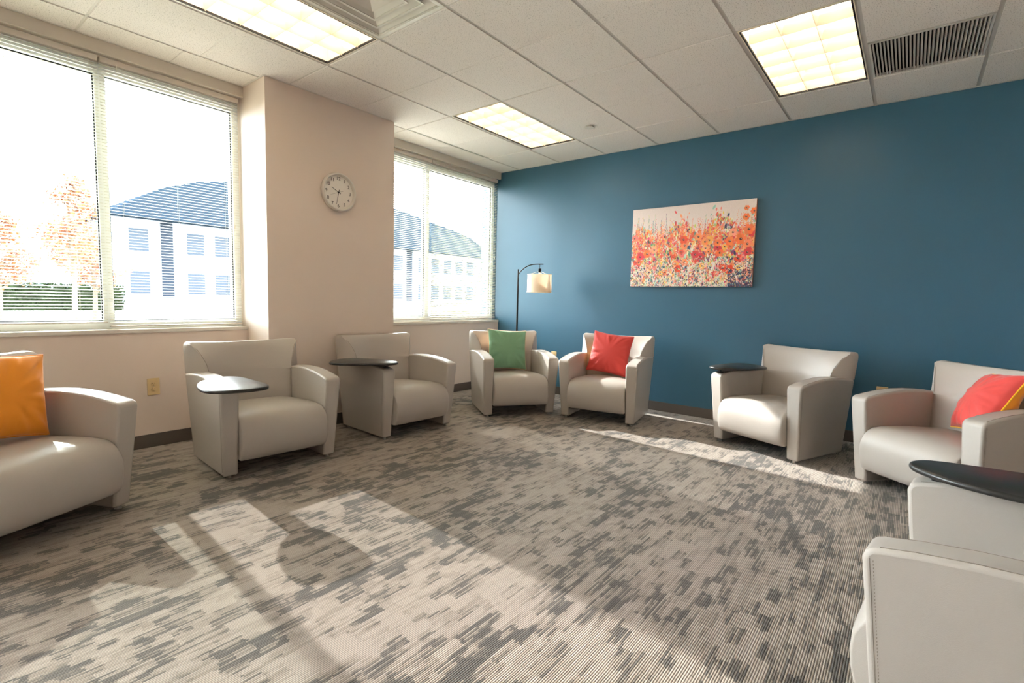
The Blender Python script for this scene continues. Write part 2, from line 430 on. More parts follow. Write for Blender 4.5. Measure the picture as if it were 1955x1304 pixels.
for j in range(0, njm):                                    # main tees along x
    y = YJ(j)
    segs = [(WX0, 0)] if j > 0 else [(WX0, -3.2232), (-2.008, 0)]
    for a, b in segs:
        o = bx('ceiling_tee', (a, y-.0125, H+.005), (b, y+.0125, H+.012), M['tee_main']); o.parent = ce
i = 0
while XI(i) > WX0:                                         # cross tees along y
    x = XI(i); wdt = .0125 if i in (4, 6) else .0075; ytop = YW if not (-3.24 < x < -2.0) else -.063
    o = bx('ceiling_tee', (x-wdt, WY0, H+.006), (x+wdt, ytop, H+.011), M['tee']); o.parent = ce; i += 2
# wall angle moulding
w_ = MB(); w_.box((-.02, WY0, H-.001), (-.0005, YW, H+.003)); w_.box((WX0, YW-.02, H-.001), (-3.224, YW-.0005, H+.003)); w_.box((-2.007, YW-.02, H-.001), (-.02, YW-.0005, H+.003))
w_.box((-3.24, -.08, H-.001), (-1.99, -.0625, H+.003)); w_.box((-2.0075, -.063, H-.001), (-1.99, YW-.02, H+.003)); w_.box((-3.24, -.063, H-.001), (-3.2237, YW-.02, H+.003))
o = obj('wall_angle', w_.me('angle'), M['tee']); o.parent = ce
for o in ce.children: pass

# light fixtures --------------------------------------------------------------
def make_light():
    g = empty('ceiling_light', (0, 0, 0)); Wd, Ln = T-.026, 2*T-.018
    hs = MB(); t_ = .006; hz = .125
    hs.box((-Ln/2, -Wd/2, hz), (Ln/2, Wd/2, hz+t_)); 
    hs.box((-Ln/2, -Wd/2, 0), (-Ln/2+t_, Wd/2, hz)); hs.box((Ln/2-t_, -Wd/2, 0), (Ln/2, Wd/2, hz))
    hs.box((-Ln/2+t_, -Wd/2, 0), (Ln/2-t_, -Wd/2+t_, hz)); hs.box((-Ln/2+t_, Wd/2-t_, 0), (Ln/2-t_, Wd/2, hz))
    obj('housing', hs.me('housing'), M['louver'], g)
    ed = MB()
    for (a, b) in (((-Ln/2+t_, -Wd/2+t_, .0), (Ln/2-t_, -Wd/2+t_+.009, .012)), ((-Ln/2+t_, Wd/2-t_-.009, .0), (Ln/2-t_, Wd/2-t_, .012)),
                   ((-Ln/2+t_, -Wd/2+t_+.009, .0), (-Ln/2+t_+.006, Wd/2-t_-.009, .012)), ((Ln/2-t_-.006, -Wd/2+t_+.009, 0), (Ln/2-t_, Wd/2-t_-.009, .012))): ed.box(a, b)
    obj('edge_shadow_gap', ed.me('reveal'), M['gasket'], g)  # solid black strips stand in for the shadow gap between louver and tee
    for k in (-1, 0, 1):
        obj('fluorescent_tube', MB().lathe([(.012, -.56), (.0165, -.555), (.0165, .555), (.012, .56)], 10, (0, k*Wd/3, .085), 'x').me('tube', 40), M['tube'], g)
    Li, Wi = Ln-.024, Wd-.03; zt, zb = .058, .004
    def blade(p, q):    # parabolic blade between p and q (xy)
        d = Vector((q[0]-p[0], q[1]-p[1])).normalized(); n = Vector((-d.y, d.x))
        pts = [(-.0012, zb), (.0012, zb), (.006, zb+.022), (.014, zt), (-.014, zt), (-.006, zb+.022)]
        mm = MB(); mm.prism(pts, lambda a, k: (k[0]+n.x*a[0], k[1]+n.y*a[0], a[1]), p, q)
        return mm
    for k in (-1, 1): obj('louver_blade', blade((-Li/2, k*Wi/6), (Li/2, k*Wi/6)).me('blade'), M['louver'], g)
    for i in range(1, 6):
        x = -Li/2+Li*i/6; obj('louver_blade', blade((x, -Wi/2), (x, Wi/2)).me('blade'), M['louver'], g)
    return g
L0 = make_light()
labels = ['recessed ceiling light nearest the corner of the blue wall and window wall', 'recessed ceiling light next to the slatted return grille', 'recessed ceiling light at top left beside the square air diffuser']
for k, (i, j, a, b) in enumerate(fix):
    o = L0 if k == 0 else dup(L0)
    o.location = ((XI(i)+XI(i+2))/2, (YJ(j)+YJ(j+1))/2, H+.0015); tag(o, labels[k], 'ceiling light', 'recessed louvred ceiling lights')

# square supply diffuser
g = empty('air_diffuser', ((XI(4)+XI(5))/2, (YJ(2)+YJ(3))/2, H)); tag(g, 'square white stepped air supply diffuser in the ceiling beside the left light', 'air diffuser')
def ring(h0, z0, h1, z1, name):
    m_ = MB(); t_ = .004
    for s in range(4):
        a = s*PI/2; ca, sa = math.cos(a), math.sin(a)
        rt = lambda x, y, z: (x*ca-y*sa, x*sa+y*ca, z)
        n = len(m_.v)
        m_.v += [rt(-h0, -h0, z0), rt(h0, -h0, z0), rt(h1, -h1, z1), rt(-h1, -h1, z1), rt(-h0, -h0, z0+t_), rt(h0, -h0, z0+t_), rt(h1, -h1, z1+t_), rt(-h1, -h1, z1+t_)]
        m_.f += [tuple(n+i for i in q) for q in ((0,1,2,3),(7,6,5,4),(0,4,5,1),(2,6,7,3),(1,5,6,2),(3,7,4,0))]
    return obj(name, m_.me(name), M['white_metal'], g)
obj('flange', MB().box((-.297, -.297, 0), (.297, -.275, .006)).box((-.297, .275, 0), (.297, .297, .006)).box((-.297, -.275, 0), (-.275, .275, .006)).box((.275, -.275, 0), (.297, .275, .006)).me('fl'), M['white_metal'], g)
for h in (.275, .212, .149):
    ring(h, .006, h-.050, .036, 'cone'); ring(h+.004, .002, h-.008, .004, 'cone_lip')
m_ = MB(); m_.v = [(-.088, -.088, .004), (.088, -.088, .004), (.088, .088, .004), (-.088, .088, .004), (0, 0, .040)]; m_.f = [(0, 1, 4), (1, 2, 4), (2, 3, 4), (3, 0, 4)]
obj('centre_cone', m_.me('cp'), M['white_metal'], g)
obj('plenum', MB().box((-.28, -.28, .045), (.28, .28, .049)).me('pl'), M['white_metal'], g)

# return grille
g = empty('return_grille', ((XI(0)+XI(1))/2, (YJ(6)+YJ(7))/2, H)); tag(g, 'square return air grille with parallel metal slats in the ceiling', 'air grille')
hf = T/2-.014; fm = MB(); fw = .012
fm.box((-hf, -hf, 0), (hf, -hf+fw, .02)).box((-hf, hf-fw, 0), (hf, hf, .02)).box((-hf, -hf+fw, 0), (-hf+fw, hf-fw, .02)).box((hf-fw, -hf+fw, 0), (hf, hf-fw, .02))
obj('grille_frame', fm.me('gf'), M['tee'], g)
obj('plenum', MB().box((-hf, -hf, .075), (hf, hf, .08)).box((-hf, -hf, .021), (-hf+.004, hf, .075)).box((hf-.004, -hf, .021), (hf, hf, .075)).box((-hf, -hf, .021), (hf, -hf+.004, .075)).box((-hf, hf-.004, .021), (hf, hf, .075)).me('pl'), M['dark'], g)
sm = MB(); sm.prism([(-.0065, .004), (.0005, .001), (.0065, .020), (.0055, .021)], lambda p, k: (k, p[0], p[1]), -hf+fw, hf-fw); sm = sm.me('slat'); sm.materials.append(M['tee'])
ns = 30
for k in range(ns):
    s = bpy.data.objects.new('slat', sm); C.objects.link(s); s.parent = g; s.location = (0, -hf+fw+(2*hf-2*fw)*(k+.5)/ns, 0)

# linear slot diffuser along the window side
g = empty('slot_diffuser', (-1.205, -.012, H)); tag(g, 'thin linear slot air diffuser in the ceiling in front of the corner window', 'slot diffuser')
obj('slot_frame', MB().box((-.60, -.014, -.003), (.60, -.008, .004)).box((-.60, .003, -.003), (.60, .012, .004)).box((-.60, -.008, -.003), (-.595, .003, .004)).box((.595, -.008, -.003), (.60, .003, .004)).me('sf'), M['white_metal'], g)
obj('slot_opening', MB().box((-.595, -.008, -.0015), (.595, .003, .003)).me('so'), M['dark'], g)

# sprinkler cover
g = obj('sprinkler_cover', MB().lathe([(.0, .012), (.034, .012), (.034, -.006), (.044, -.008), (.044, -.011), (.0, -.012)], 28, (0, 0, 0)).me('sc', 40), M['white_metal'], None, (-.885, -1.516, H-.004)); tag(g, 'small round white concealed sprinkler cover on the ceiling tile', 'sprinkler cover')

# ------------------------------------------------------------------ armchairs (local x forward, y sitter's left, z up)
def lerp(a, b, t): return a+(b-a)*t
ARC = [(-.001, .545), (-.006, .562), (-.016, .572), (-.034, .5785), (-.1, .592), (-.2, .606), (-.3, .614), (-.4, .6155), (-.5, .610), (-.6, .601), (-.70, .588)]
def arm_y(z, g, side):      # outer / inner face of the arm at height z
    t = (z-.02)/.56
    o = lerp(.359, .384, t); i = o-lerp(.084, .108, t)
    return g*(o if side else i)
def make_arm(g):
    prof = [(-.055, .022)]+ARC+[(-.647, .022)]
    m_ = MB(); m_.prism(prof, lambda p, k: (p[0], arm_y(p[1], g, k), p[1]), 1, 0)
    return m_.me('arm', 38)
def arm_seam(g):
    m_ = MB(); ins = .0135
    for side in (1, 0):
        sg = -1 if side else 1
        m_.tube([(p[0], arm_y(p[1], g, side)+g*sg*ins, p[1]+.0004) for k, p in enumerate(ARC[3:-1])], .0013 if side else .0007, 5)
    # front edge line on the outer face
    P = [(-.055-.015+(.055)*(z-.022)/.55, arm_y(z, g, 1)+g*.0002, z) for z in np.linspace(.05, .55, 12)]
    m_.tube(P, .0008, 4)
    # seam across the front corner
    m_.tube([(-.036, arm_y(.573, g, 1)-g*ins, .5765), (-.036, arm_y(.573, g, 0)+g*ins, .5765)], .0010, 5)
    return m_.me('seam')
def arm_stitches(g):
    m_ = MB()
    for z in np.arange(.05, .545, .0085):
        x = -.055-.022+.055*(z-.022)/.55; y = arm_y(z, g, 1)
        m_.box((x-.0008, min(y-g*.0006, y+g*.0007), z), (x+.0008, max(y-g*.0006, y+g*.0007), z+.0045))
    return m_.me('stitching')
def make_seat():
    prof = [(-.57, .378), (-.45, .388), (-.32, .397), (-.2, .403), (-.12, .4035), (-.065, .398), (-.022, .382), (.006, .357), (.024, .325), (.033, .285), (.035, .24), (.031, .195), (.021, .155), (.007, .128), (-.008, .116), (-.03, .113), (-.12, .124), (-.57, .135)]
    ys = [-.2745, -.272, -.262, -.24, -.2, -.14, -.07, 0, .07, .14, .2, .24, .262, .272, .2745]
    vs = []; k = len(prof); cx, cz = -.25, .26
    for y in ys:
        t = abs(y)/.2745; drop = .016*t**5; sh = .008 if t > .995 else (.002 if t > .985 else 0)
        for (a, b) in prof:
            z = b-(drop if b > .3 else 0); x = a-(.010*t**5 if a > -.03 else 0)
            dx, dz = cx-x, cz-z; l = math.hypot(dx, dz)
            z += dz/l*sh; x += dx/l*sh
            if b > .37: z += .006*(1-t*t)
            vs.append((x, y, z))
    n = len(ys); fs = [tuple(range(k)), tuple((n-1)*k+i for i in reversed(range(k)))]
    for a in range(n-1):
        for i in range(k): j = (i+1) % k; fs.append((a*k+i, (a+1)*k+i, (a+1)*k+j, a*k+j))
    return mesh('seat', vs, fs, 50)
def wseam(z):
    return float(np.interp(z, [0, .59, .6, .667, .743, .78, .80], [.262, .262, .277, .291, .323, .350, .372]))
def make_back():
    rows = [.125, .2, .32, .40, .48, .55, .590, .5905, .62, .66, .70, .735, .76, .778, .788, .793]
    vs = []; ncol = None
    def tf(y, z):
        c = float(np.interp(z, [.1, .38, .5, .6, .7, .77, .80], [-.590, -.585, -.605, -.628, -.655, -.676, -.702]))
        e = float(np.interp(z, [.1, .38, .6, .667, .743, .78, .80], [-.550, -.540, -.556, -.570, -.610, -.650, -.684]))
        return c+(e-c)*min(1.15, (abs(y)/wseam(z))**2)
    for ri, z in enumerate(rows):
        W = .2735 if ri <= 6 else float(np.interp(z, [.59, .765, .778, .788, .793], [.382, .382, .379, .371, .358]))
        s = min(wseam(z+.01), W-.012) if ri > 6 else .258
        edge = [(-W)]
        ys = [0, s*.25, s*.5, s*.75, s*.92, s]
        F = [(y, tf(y, z)) for y in ys]
        if ri <= 6: out = [(W, tf(W, z)-.006)]
        else:
            ts = tf(s, z); to = float(np.interp(z, [.59, .80], [-.683, -.716]))
            out = [(lerp(s, W, .40), lerp(ts, to, .28)), (lerp(s, W, .75), lerp(ts, to, .63)), (W, to)]
        if ri <= 6: out = [(lerp(s, W, .4), lerp(F[-1][1], out[0][1], .4)), (lerp(s, W, .8), lerp(F[-1][1], out[0][1], .8)), out[0]]
        half = F+out
        front = [(-y, x) for y, x in reversed(half[1:])]+half
        tb = float(np.interp(z, [0, .6, .75, .80], [-.645, -.706, -.738, -.738]))
        def ztop(y): return z+(.010*(abs(y)/.38)**2 if z > .7 else 0)*((z-.7)/.09 if z > .7 else 0)
        ring_ = [(x, y, ztop(y)) for y, x in front]+[(tb+.006*(abs(y)/.38)**2, y, ztop(y)) for y, x in reversed(front)]
        vs += ring_; ncol = len(ring_)
    R_ = len(rows); nf = ncol//2; fs = []
    for a in range(R_-1):
        for i in range(ncol):
            j = (i+1) % ncol; fs.append((a*ncol+i, a*ncol+j, (a+1)*ncol+j, (a+1)*ncol+i))
    for base, rev in ((0, True), ((R_-1)*ncol, False)):
        for i in range(nf-1):
            q = (base+i, base+i+1, base+ncol-2-i, base+ncol-1-i); fs.append(tuple(reversed(q)) if rev else q)
    me = mesh('backrest', vs, fs, 32)
    sm_ = MB()
    for g in (-1, 1):
        zz = [.60, .63, .66, .69, .72, .745, .765, .778, .787]
        sm_.tube([(tf(wseam(z), z)+.0008, g*wseam(z), z+.003) for z in zz], .0014, 5)
    return me, sm_.me('seam')
TAB = [(-.09, 0), (-.072, -.06), (0, -.125), (.1, -.165), (.23, -.18), (.35, -.165), (.415, -.11), (.435, -.02), (.43, .07), (.395, .135), (.31, .152), (.16, .128), (0, .09), (-.065, .052)]
def make_tablet():
    n = len(TAB); P = []
    for i in range(n):
        p0, p1, p2, p3 = [Vector(TAB[(i+k) % n]) for k in (-1, 0, 1, 2)]
        for s in range(5):
            t = s/5; P.append(.5*((2*p1)+(p2-p0)*t+(2*p0-5*p1+4*p2-p3)*t*t+(3*p1-p0-3*p2+p3)*t**3))
    N_ = len(P); cen = Vector((.18, -.01)); vs = []; fs = []
    prof = [(0, .0), (.008, -.0), (.0155, .004), (.018, .010), (.0155, .0165), (.010, .0195), (0, .021)]
    lay = [(.012, 0), (.004, .0015), (0, .007), (0, .013), (.003, .018), (.009, .0205)]
    for ins, z in lay:
        for p in P:
            d = (p-cen); q = p-d.normalized()*ins; vs.append((q.x, q.y, z))
    for a in range(len(lay)-1):
        for i in range(N_): j = (i+1) % N_; fs.append((a*N_+i, a*N_+j, (a+1)*N_+j, (a+1)*N_+i))
    fs.append(tuple(reversed(range(N_)))); fs.append(tuple((len(lay)-1)*N_+i for i in range(N_)))
    return mesh('writing_tablet', vs, fs, 60)

me_arm = {g: make_arm(g) for g in (-1, 1)}; me_seam = {g: arm_seam(g) for g in (-1, 1)}; me_st = {g: arm_stitches(g) for g in (-1, 1)}
me_seat = make_seat(); me_back, me_bseam = make_back(); me_tab = make_tablet()
me_foot = MB().lathe([(.012, .024), (.012, .006), (.017, .005), (.017, 0)], 14).me('foot', 40)
def chair(x, y, ang, label, tablet=None, tx=-.048):
    g = empty('armchair', (x, y, 0), ang); tag(g, label, 'armchair', 'light grey leather armchairs in a circle')
    bevel(obj('seat', me_seat, M['leather'], g), .004)
    b = obj('backrest', me_back, M['leather'], g); bevel(b, .011, 3, 50); obj('seam', me_bseam, M['seam'], b)
    for s in (-1, 1):
        a = obj('arm', me_arm[s], M['leather'], g); bevel(a, .012, 3, 38)
        obj('seam', me_seam[s], M['seam'], a); st = obj('stitching', me_st[s], M['seam'], a); st['kind'] = 'stuff'
        for fx in (-.085, -.61): obj('foot', me_foot, M['chrome'], g, (fx, s*.318, 0))
    obj('dust_cover', MB().box((-.60, -.2725, .104), (-.05, .2725, .112)).me('dust_cover'), M['dark'], g)
    if tablet is not None:
        t = obj('writing_tablet', me_tab, M['laminate'], g, (tx, -.33, .611), (0, 0, R(tablet))); t['label'] = 'black swivelling writing tablet'
        p = MB(); p.lathe([(.030, -.0275), (.030, -.022), (.012, -.021), (.012, -.010), (.022, -.009), (.022, 0)], 18)
        obj('pivot_post', p.me('pivot', 40), M['blackmetal'], t)
    return g
chair(-4.637, -1.034, -1.123, 'armchair cut by the left frame edge, holding the orange cushion')
chair(-3.510, -.883, -1.642, 'armchair with black tablet swung forward, second from the left, under the left window', -8)
chair(-2.326, -.859, -1.614, 'armchair with black tablet in front of the column with the clock', -143)
chair(-1.271, -1.091, -2.188, 'armchair holding the green cushion, in front of the floor lamp')
chair(-.974, -1.735, -2.946, 'armchair holding the red cushion, beside the green cushion chair')
chair(-.956, -3.080, 2.759, 'empty armchair with black tablet under the right side of the blue wall', 176)
chair(-1.407, -4.031, 2.475, 'armchair at right holding the red cushion with yellow piping')
chair(-3.280, -3.996, 1.444, 'nearest armchair at bottom right, seen from its side, with black tablet', 183, -.085)

# ------------------------------------------------------------------ cushions
def cushion(name, c, e1, e2, half, thick, front, back, pipe, label, seed):
    """square cushion: centre c, in-plane axes e1 (right) e2 (up), front normal e1 x e2"""
    e1 = Vector(e1).normalized(); e2 = Vector(e2); e2 = (e2-e1*e2.dot(e1)).normalized(); n = e1.cross(e2)
    rnd = random.Random(seed); K = 44; vs = []; fs = []; ph = [rnd.uniform(0, 6.28) for _ in range(8)]
    def P(a, b):
        pin = .93+.07*(abs(a)**2*abs(b)**2)     # edges bow inwards between the corners
        x = a*half*(1-.065*(1-b*b)*abs(a)); y = b*half*(1-.065*(1-a*a)*abs(b)); return x, y
    def th(a, b, sgn):
        h = ((1-a**2)*(1-b**2)); t = thick*max(h, 0)**.42
        # folds that run out of the corners and off the seams
        rr_ = max(abs(a), abs(b)); ang = math.atan2(b, a)
        fold = math.sin(ang*11+ph[0]+3*a)*.5+math.sin(ang*19+ph[1])*.35+math.sin(7*a+4*b+ph[2])*.3+math.sin(ang*31+ph[3]+5*b)*.22
        t += fold*.028*(rr_**2)*(1-rr_**8)*min(1, h*6)
        return t*sgn
    for sgn in (1, -1):
        for i in range(K+1):
            for j in range(K+1):
                a, b = -1+2*i/K, -1+2*j/K; a = math.sin(a*PI/2)*.6+a*.4; b = math.sin(b*PI/2)*.6+b*.4
                x, y = P(a, b); z = th(a, b, sgn)*.5; vs.append((x, y, z))
    S = (K+1)**2
    for s in range(2):
        for i in range(K):
            for j in range(K):
                q = [s*S+i*(K+1)+j, s*S+(i+1)*(K+1)+j, s*S+(i+1)*(K+1)+j+1, s*S+i*(K+1)+j+1]
                fs.append(tuple(q) if s == 0 else tuple(reversed(q)))
    me = bpy.data.meshes.new(name); me.from_pydata(vs, [], fs)
    me.materials.append(front); me.materials.append(back)
    for k, p in enumerate(me.polygons): p.use_smooth = True; p.material_index = 0 if k < K*K else 1
    o = bpy.data.objects.new(name, me); C.objects.link(o)
    mt = Matrix((e1, e2, n)).transposed().to_4x4(); mt.translation = Vector(c); o.matrix_world = mt
    loop = []
    tt = [-1+2*k/24 for k in range(24)]
    tt = [math.sin(v*PI/2)*.6+v*.4 for v in tt]
    for v in tt: loop.append(P(v, -1))
    for v in tt: loop.append(P(1, v))
    for v in tt: loop.append(P(-v, 1))
    for v in tt: loop.append(P(-1, -v))
    pm = MB().tube([(x, y, 0) for x, y in loop], .0042, 6, closed=True).me('piping', 80)
    obj('piping', pm, pipe, o)
    return tag(o, label, 'cushion', 'square throw cushions on the armchairs')
def on_chair(cx, cy, ang, t, s, z, roll, lean, half, **k):
    fw = Vector((math.cos(ang), math.sin(ang), 0)); rt = Vector((-fw.y, fw.x, 0)); up = Vector((0, 0, 1))
    n = (fw*math.cos(lean)+up*math.sin(lean)); v = up*math.cos(lean)-fw*math.sin(lean)
    e1 = rt*math.cos(roll)+v*math.sin(roll); e2 = -rt*math.sin(roll)+v*math.cos(roll)
    return cushion('cushion', Vector((cx, cy, z))+fw*t+rt*s, e1, e2, half, k['thick'], k['front'], k['back'], k['pipe'], k['label'], k['seed'])
on_chair(-4.637, -1.034, -1.123, -.432, .038, .622, R(-6), R(11), .206, thick=.15, front=M['c_orange'], back=M['c_red'], pipe=M['c_orange'], label='orange cushion leaning in the leftmost armchair', seed=3)
on_chair(-1.271, -1.091, -2.188, -.490, -.018, .616, R(-3), R(15), .211, thick=.14, front=M['c_green'], back=M['c_peach'], pipe=M['c_peach'], label='green cushion with peach piping in the armchair before the lamp', seed=5)
on_chair(-.974, -1.735, -2.946, -.482, -.014, .620, R(-6), R(15), .207, thick=.14, front=M['c_red'], back=M['c_orange'], pipe=M['c_red'], label='coral red cushion with red piping, left of the painting', seed=8)
e1 = Vector((.328, -.397, .840)); e2 = Vector((-.953, -.288, .10))
cushion('cushion', (-1.125, -4.388, .610), e2, e1, .196, .19, M['c_red'], M['c_orange'], M['c_yellow'], 'red cushion with yellow piping and orange back, in the armchair at right', 12)

# ------------------------------------------------------------------ floor lamp
g = empty('floor_lamp', (-.60, -.49, 0)); tag(g, 'black arched floor lamp with drum shade behind the green cushion chair', 'floor lamp')
obj('base', MB().lathe([(.0, 0), (.13, 0), (.13, .012), (.12, .018), (.016, .022), (.014, .03), (0, .03)], 32).me('base', 40), M['blackmetal'], g)
D = Vector((.62, -.78, 0))
obj('pole', MB().tube([(0, 0, .02), (0, 0, .6), (0, 0, 1.25), (0, 0, 1.44), (0, 0, 1.488)], [.0125, .0115, .010, .007, .007], 12).me('pole', 50), M['blackmetal'], g)
arc = [(0, 1.425), (.035, 1.472), (.075, 1.508), (.12, 1.533), (.165, 1.546), (.20, 1.549), (.285, 1.551)]
obj('arm', MB().tube([tuple(D*a)+() if 0 else (D.x*a, D.y*a, z) for a, z in arc], .0055, 8).me('arm', 60), M['blackmetal'], g)
sx, sy = D.x*.245, D.y*.245
obj('socket', MB().tube([(sx, sy, 1.549), (sx, sy, 1.50)], .0028, 6).lathe([(.004, 1.505), (.017, 1.500), (.017, 1.462), (.012, 1.455)], 14, (sx, sy, 0)).me('socket', 40), M['blackmetal'], g)
hp = MB()
for k in range(3):
    a = k*2*PI/3+.3; hp.tube([(sx+.012*math.cos(a), sy+.012*math.sin(a), 1.468), (sx+.1335*math.cos(a), sy+.1335*math.sin(a), 1.432)], .0018, 5)
sh = MB(); rt, rb, z1, z0 = .1365, .139, 1.436, 1.232
sh.lathe([(rb, z0), (rt, z1)], 48, (sx, sy, 0)); sh.f = sh.f[:-2]
shade_o = obj('lamp_shade', sh.me('lamp_shade', 60), M['shade'], g)
md = shade_o.modifiers.new('solid', 'SOLIDIFY'); md.thickness = .003
obj('shade_fitter', hp.me('fitter'), M['white_metal'], shade_o)
for rr_, zz in ((rb, z0+.003), (rt, z1-.003)):
    obj('shade_trim', MB().tube([(sx+(rr_+.001)*math.cos(a), sy+(rr_+.001)*math.sin(a), zz) for a in np.linspace(0, 2*PI, 40, endpoint=False)], .003, 5, True).me('rim'), M['shade'], shade_o)
obj('bulb', MB().lathe([(.002, 1.345), (.02, 1.352), (.03, 1.375), (.028, 1.40), (.014, 1.43), (.013, 1.456)], 16, (sx, sy, 0)).me('bulb', 60), mat('bulb_glass', (245, 245, 240), .2), g)

# ------------------------------------------------------------------ wall clock
g = empty('wall_clock', (-2.612, -.0635, 2.028)); tag(g, 'round silver rimmed wall clock with white dial and black numerals on the column', 'clock')
R1 = .160
obj('rim', MB().lathe([(R1-.004, 0), (R1, -.004), (R1, -.036), (R1-.004, -.042), (R1-.012, -.042), (R1-.018, -.034), (R1-.02, -.014), (R1-.02, 0)], 56, axis='y').me('rim', 45), mat('brushed_aluminium', (222, 216, 208), .38, metal=.35), g)
dial = obj('dial', MB().lathe([(0, -.010), (R1-.019, -.010), (R1-.019, -.013), (0, -.013)], 48, axis='y').me('dial', 45), mat('dial_paper', (240, 234, 226), .5), g)
MB_black = mat('numeral_ink', (50, 40, 38), .6)
for n_ in range(1, 13):
    cu = bpy.data.curves.new('num', 'FONT'); cu.body = str(n_); cu.size = .040; cu.align_x = 'CENTER'; cu.align_y = 'CENTER'; cu.extrude = .0004; cu.resolution_u = 3
    to = bpy.data.objects.new('num', cu); C.objects.link(to); bpy.context.view_layer.update()
    me = bpy.data.meshes.new_from_object(to.evaluated_get(bpy.context.evaluated_depsgraph_get())); bpy.data.objects.remove(to)
    a = n_*PI/6; rr_ = .114
    obj('numeral', me, MB_black, dial, (rr_*math.sin(a), -.0138, rr_*math.cos(a)), (PI/2, 0, 0))
def hand(ang, ln, tail, wd, y, name):
    a = R(ang); d = (math.sin(a), math.cos(a)); p = (math.cos(a), -math.sin(a))
    q = [(-tail, wd), (-tail, -wd), (ln, -wd*.5), (ln, wd*.5)]
    m_ = MB(); m_.prism(q, lambda s, k: (d[0]*s[0]+p[0]*s[1], k, d[1]*s[0]+p[1]*s[1]), y, y-.0012); obj(name, m_.me(name), MB_black, g)
hand(298, .072, .022, .0030, -.0160, 'hour_hand'); hand(192, .104, .022, .0024, -.0185, 'minute_hand'); hand(248, .085, .045, .0009, -.0210, 'second_hand')
obj('hub', MB().lathe([(0, -.0145), (.006, -.0145), (.006, -.023), (0, -.023)], 12, axis='y').me('hub'), MB_black, g)

# ------------------------------------------------------------------ outlets
def outlet(loc, rz, label):
    g = empty('power_outlet', loc, rz); tag(g, label, 'outlet', 'almond wall outlets')
    pl = obj('cover_plate', MB().box((-.039, -.006, -.062), (.039, 0, .062)).me('cover_plate'), M['almond'], g); bevel(pl, .003)
    for z in (.020, -.020):
        fc = obj('receptacle', MB().lathe([(0, -.006), (.0165, -.006), (.0165, -.009), (.015, -.0095), (0, -.0095)], 20, (0, 0, z), 'y').me('receptacle', 40), M['almond'], g)
        s_ = MB(); s_.box((-.0075, -.0102, z+.001), (-.0055, -.0090, z+.009)); s_.box((.0055, -.0102, z+.002), (.0075, -.0090, z+.009)); s_.box((-.002, -.0102, z-.009), (.002, -.0090, z-.005))
        obj('slots', s_.me('slots'), M['slot'], fc)
    obj('screw', MB().lathe([(0, -.006), (.003, -.006), (.003, -.0075), (0, -.008)], 8, (0, 0, 0), 'y').me('screw'), M['chrome'], g)
outlet((-3.899, YW-.0005, .447), 0, 'almond outlet on the cream wall under the left window')
outlet((-.0005, -3.860, .440), -PI/2, 'almond outlet on the blue wall at right, mostly behind the last armchair')
outlet((-.0005, -.612, .462), -PI/2, 'almond outlet on the blue wall near the corner, behind the two cushioned chairs')

